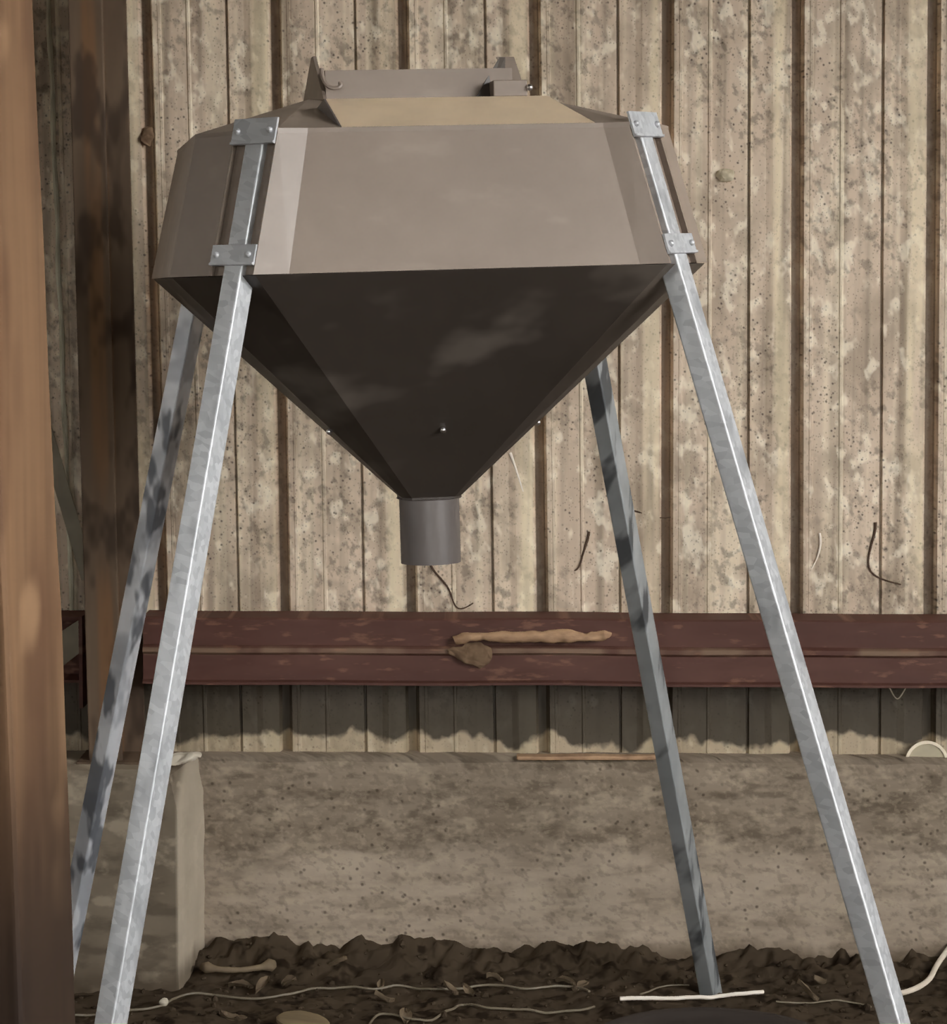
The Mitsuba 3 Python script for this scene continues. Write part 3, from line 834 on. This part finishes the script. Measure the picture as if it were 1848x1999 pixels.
# bone-like root among dry leaves at the foot of the pier
bp = spline([(-0.600, 5.53, 0.030), (-0.55, 5.515, 0.026), (-0.49, 5.53, 0.024), (-0.44, 5.555, 0.030)], 40)
br_ = np.interp(np.linspace(0, 1, 40), [0, 0.08, 0.2, 0.5, 0.8, 0.93, 1], [0.008, 0.014, 0.007, 0.006, 0.007, 0.016, 0.009])
add('bone', noisy(tube(bp, br_, 12), 0.002, 40, 6), 'm_bone', label='dusty brown bone lying on the dirt at the foot of the concrete pier', cat='bone', smooth=True)

# dry leaves one by one
leaf_spots = [(-0.508, 5.462, 'lying just below the left half of the bone'), (-0.461, 5.442, 'lying just below the right end of the bone'), (-0.045, 5.408, 'left of two side by side between both wires'),
              (-0.006, 5.409, 'right of two side by side between both wires'), (-0.189, 5.366, 'between the long wire and the short wire\'s left end'),
              (-0.14, 5.214, 'touching the short wire right of the flat tan disc'), (0.209, 5.493, 'left one of two behind the right end of the long wire'), (0.245, 5.485, 'right one of two behind the right end of the long wire'),
              (0.727, 5.379, 'touching the bent twig between the two right legs'), (0.772, 5.501, 'behind the bent twig, between the two right legs'), (-0.502, 5.228, 'near the bottom edge left of the flat tan disc'),
              (-0.198, 5.474, 'touching the long wire halfway along it'), (0.051, 5.503, 'behind the long wire, below the middle of the stem wall'), (-0.40, 5.47, 'on the dirt past the right end of the bone'),
              (-0.30, 5.56, 'close to the stem wall, right of the bone')]


def leaf(x, y, k):
    r = np.random.default_rng(100 + k)
    L, W = r.uniform(0.018, 0.032), r.uniform(0.008, 0.014)
    nu, nv = 9, 5
    P = []
    for i in range(nu):
        u_ = i / (nu - 1)
        wid = W * math.sin(math.pi * min(1, u_ * 0.97 + 0.015)) ** 0.8
        for j in range(nv):
            t_ = j / (nv - 1) * 2 - 1
            P.append(((u_ - 0.5) * 2 * L, t_ * wid, 0.010 * t_ * t_ + 0.008 * math.sin(u_ * 3 + k) + r.normal(0, 0.0006)))
    P = np.array(P)
    i = np.arange(nu * nv).reshape(nu, nv)
    q = np.stack([i[:-1, :-1], i[1:, :-1], i[1:, 1:], i[:-1, 1:]], -1).reshape(-1, 4)
    q2 = q[:, ::-1] + len(P)
    v = np.vstack([P, P - [0, 0, 0.0008]])
    a = r.uniform(0, 6.28)
    M = trimesh.transformations.euler_matrix(r.uniform(-0.5, 0.5), r.uniform(-0.4, 0.4), a)[:3, :3]
    v = v @ M.T
    v = v + [x, y, ground_z(x, y) - v[:, 2].min() - 0.003]
    return v, np.vstack([q, q2])


for k, (x, y, where) in enumerate(leaf_spots):
    add('dry_leaf', leaf(x, y, k), 'm_leaf', label='curled dry brown leaf ' + where, cat='leaf', group='dry leaves on the dirt floor', smooth=True)

# crumbs of dirt and chaff nobody could count
parts = []
for k in range(420):
    x, y = rng.uniform(-0.95, 1.1), rng.uniform(5.12, 5.64)
    if x < -0.62 and y > 5.42:
        continue
    r_ = rng.uniform(0.002, 0.007) * (1.6 if rng.random() < 0.1 else 1)
    o = trimesh.creation.icosahedron()
    o.vertices = o.vertices * r_ * rng.uniform(0.6, 1.3, 3)
    o.apply_translation((x, y, ground_z(x, y) + r_ * 0.3))
    parts.append(o)
add('dirt_crumbs', trimesh.util.concatenate(parts), 'm_dirt', 'floor', label='loose crumbs of dirt', kind='stuff')

# things cut by the lower edge of the picture
pan = trimesh.creation.revolve(np.array([(0.0, 0.0), (0.24, 0.0), (0.255, 0.006), (0.262, 0.022), (0.258, 0.034), (0.245, 0.040), (0.225, 0.036), (0.205, 0.02), (0.0, 0.016)]), sections=96)
pan.apply_translation((0.487, 4.960, -0.004))
add('rubber_pan', pan, 'm_rubber', label='dark round rubber pan rim at the bottom edge, in front of the white stick', cat='pan', smooth=40)
dd = trimesh.creation.revolve(np.array([(0, 0), (0.050, 0), (0.056, 0.006), (0.056, 0.012), (0.050, 0.017), (0, 0.018)]), sections=64)
dd.apply_transform(trimesh.transformations.rotation_matrix(0.12, (0, 1, 0)))
dd.apply_translation((-0.352, 5.165, 0.004))
add('flat_disc', noisy(dd, 0.002, 20, 2), 'm_disc', label='flat tan disc half in view at the bottom edge, right of the front left leg', cat='disc', smooth=40)
chip = hull([(-1.06, 5.17, 0.0), (-0.945, 5.21, 0.0), (-0.96, 5.24, 0.0), (-1.06, 5.24, 0.0), (-1.06, 5.18, 0.018), (-0.955, 5.222, 0.012), (-1.06, 5.23, 0.018)])
chip.apply_translation((0, 0, -0.002))
add('wood_chip', chip, 'm_splinter', label='pale wood chip on the dirt at the bottom left corner', cat='wood chip')
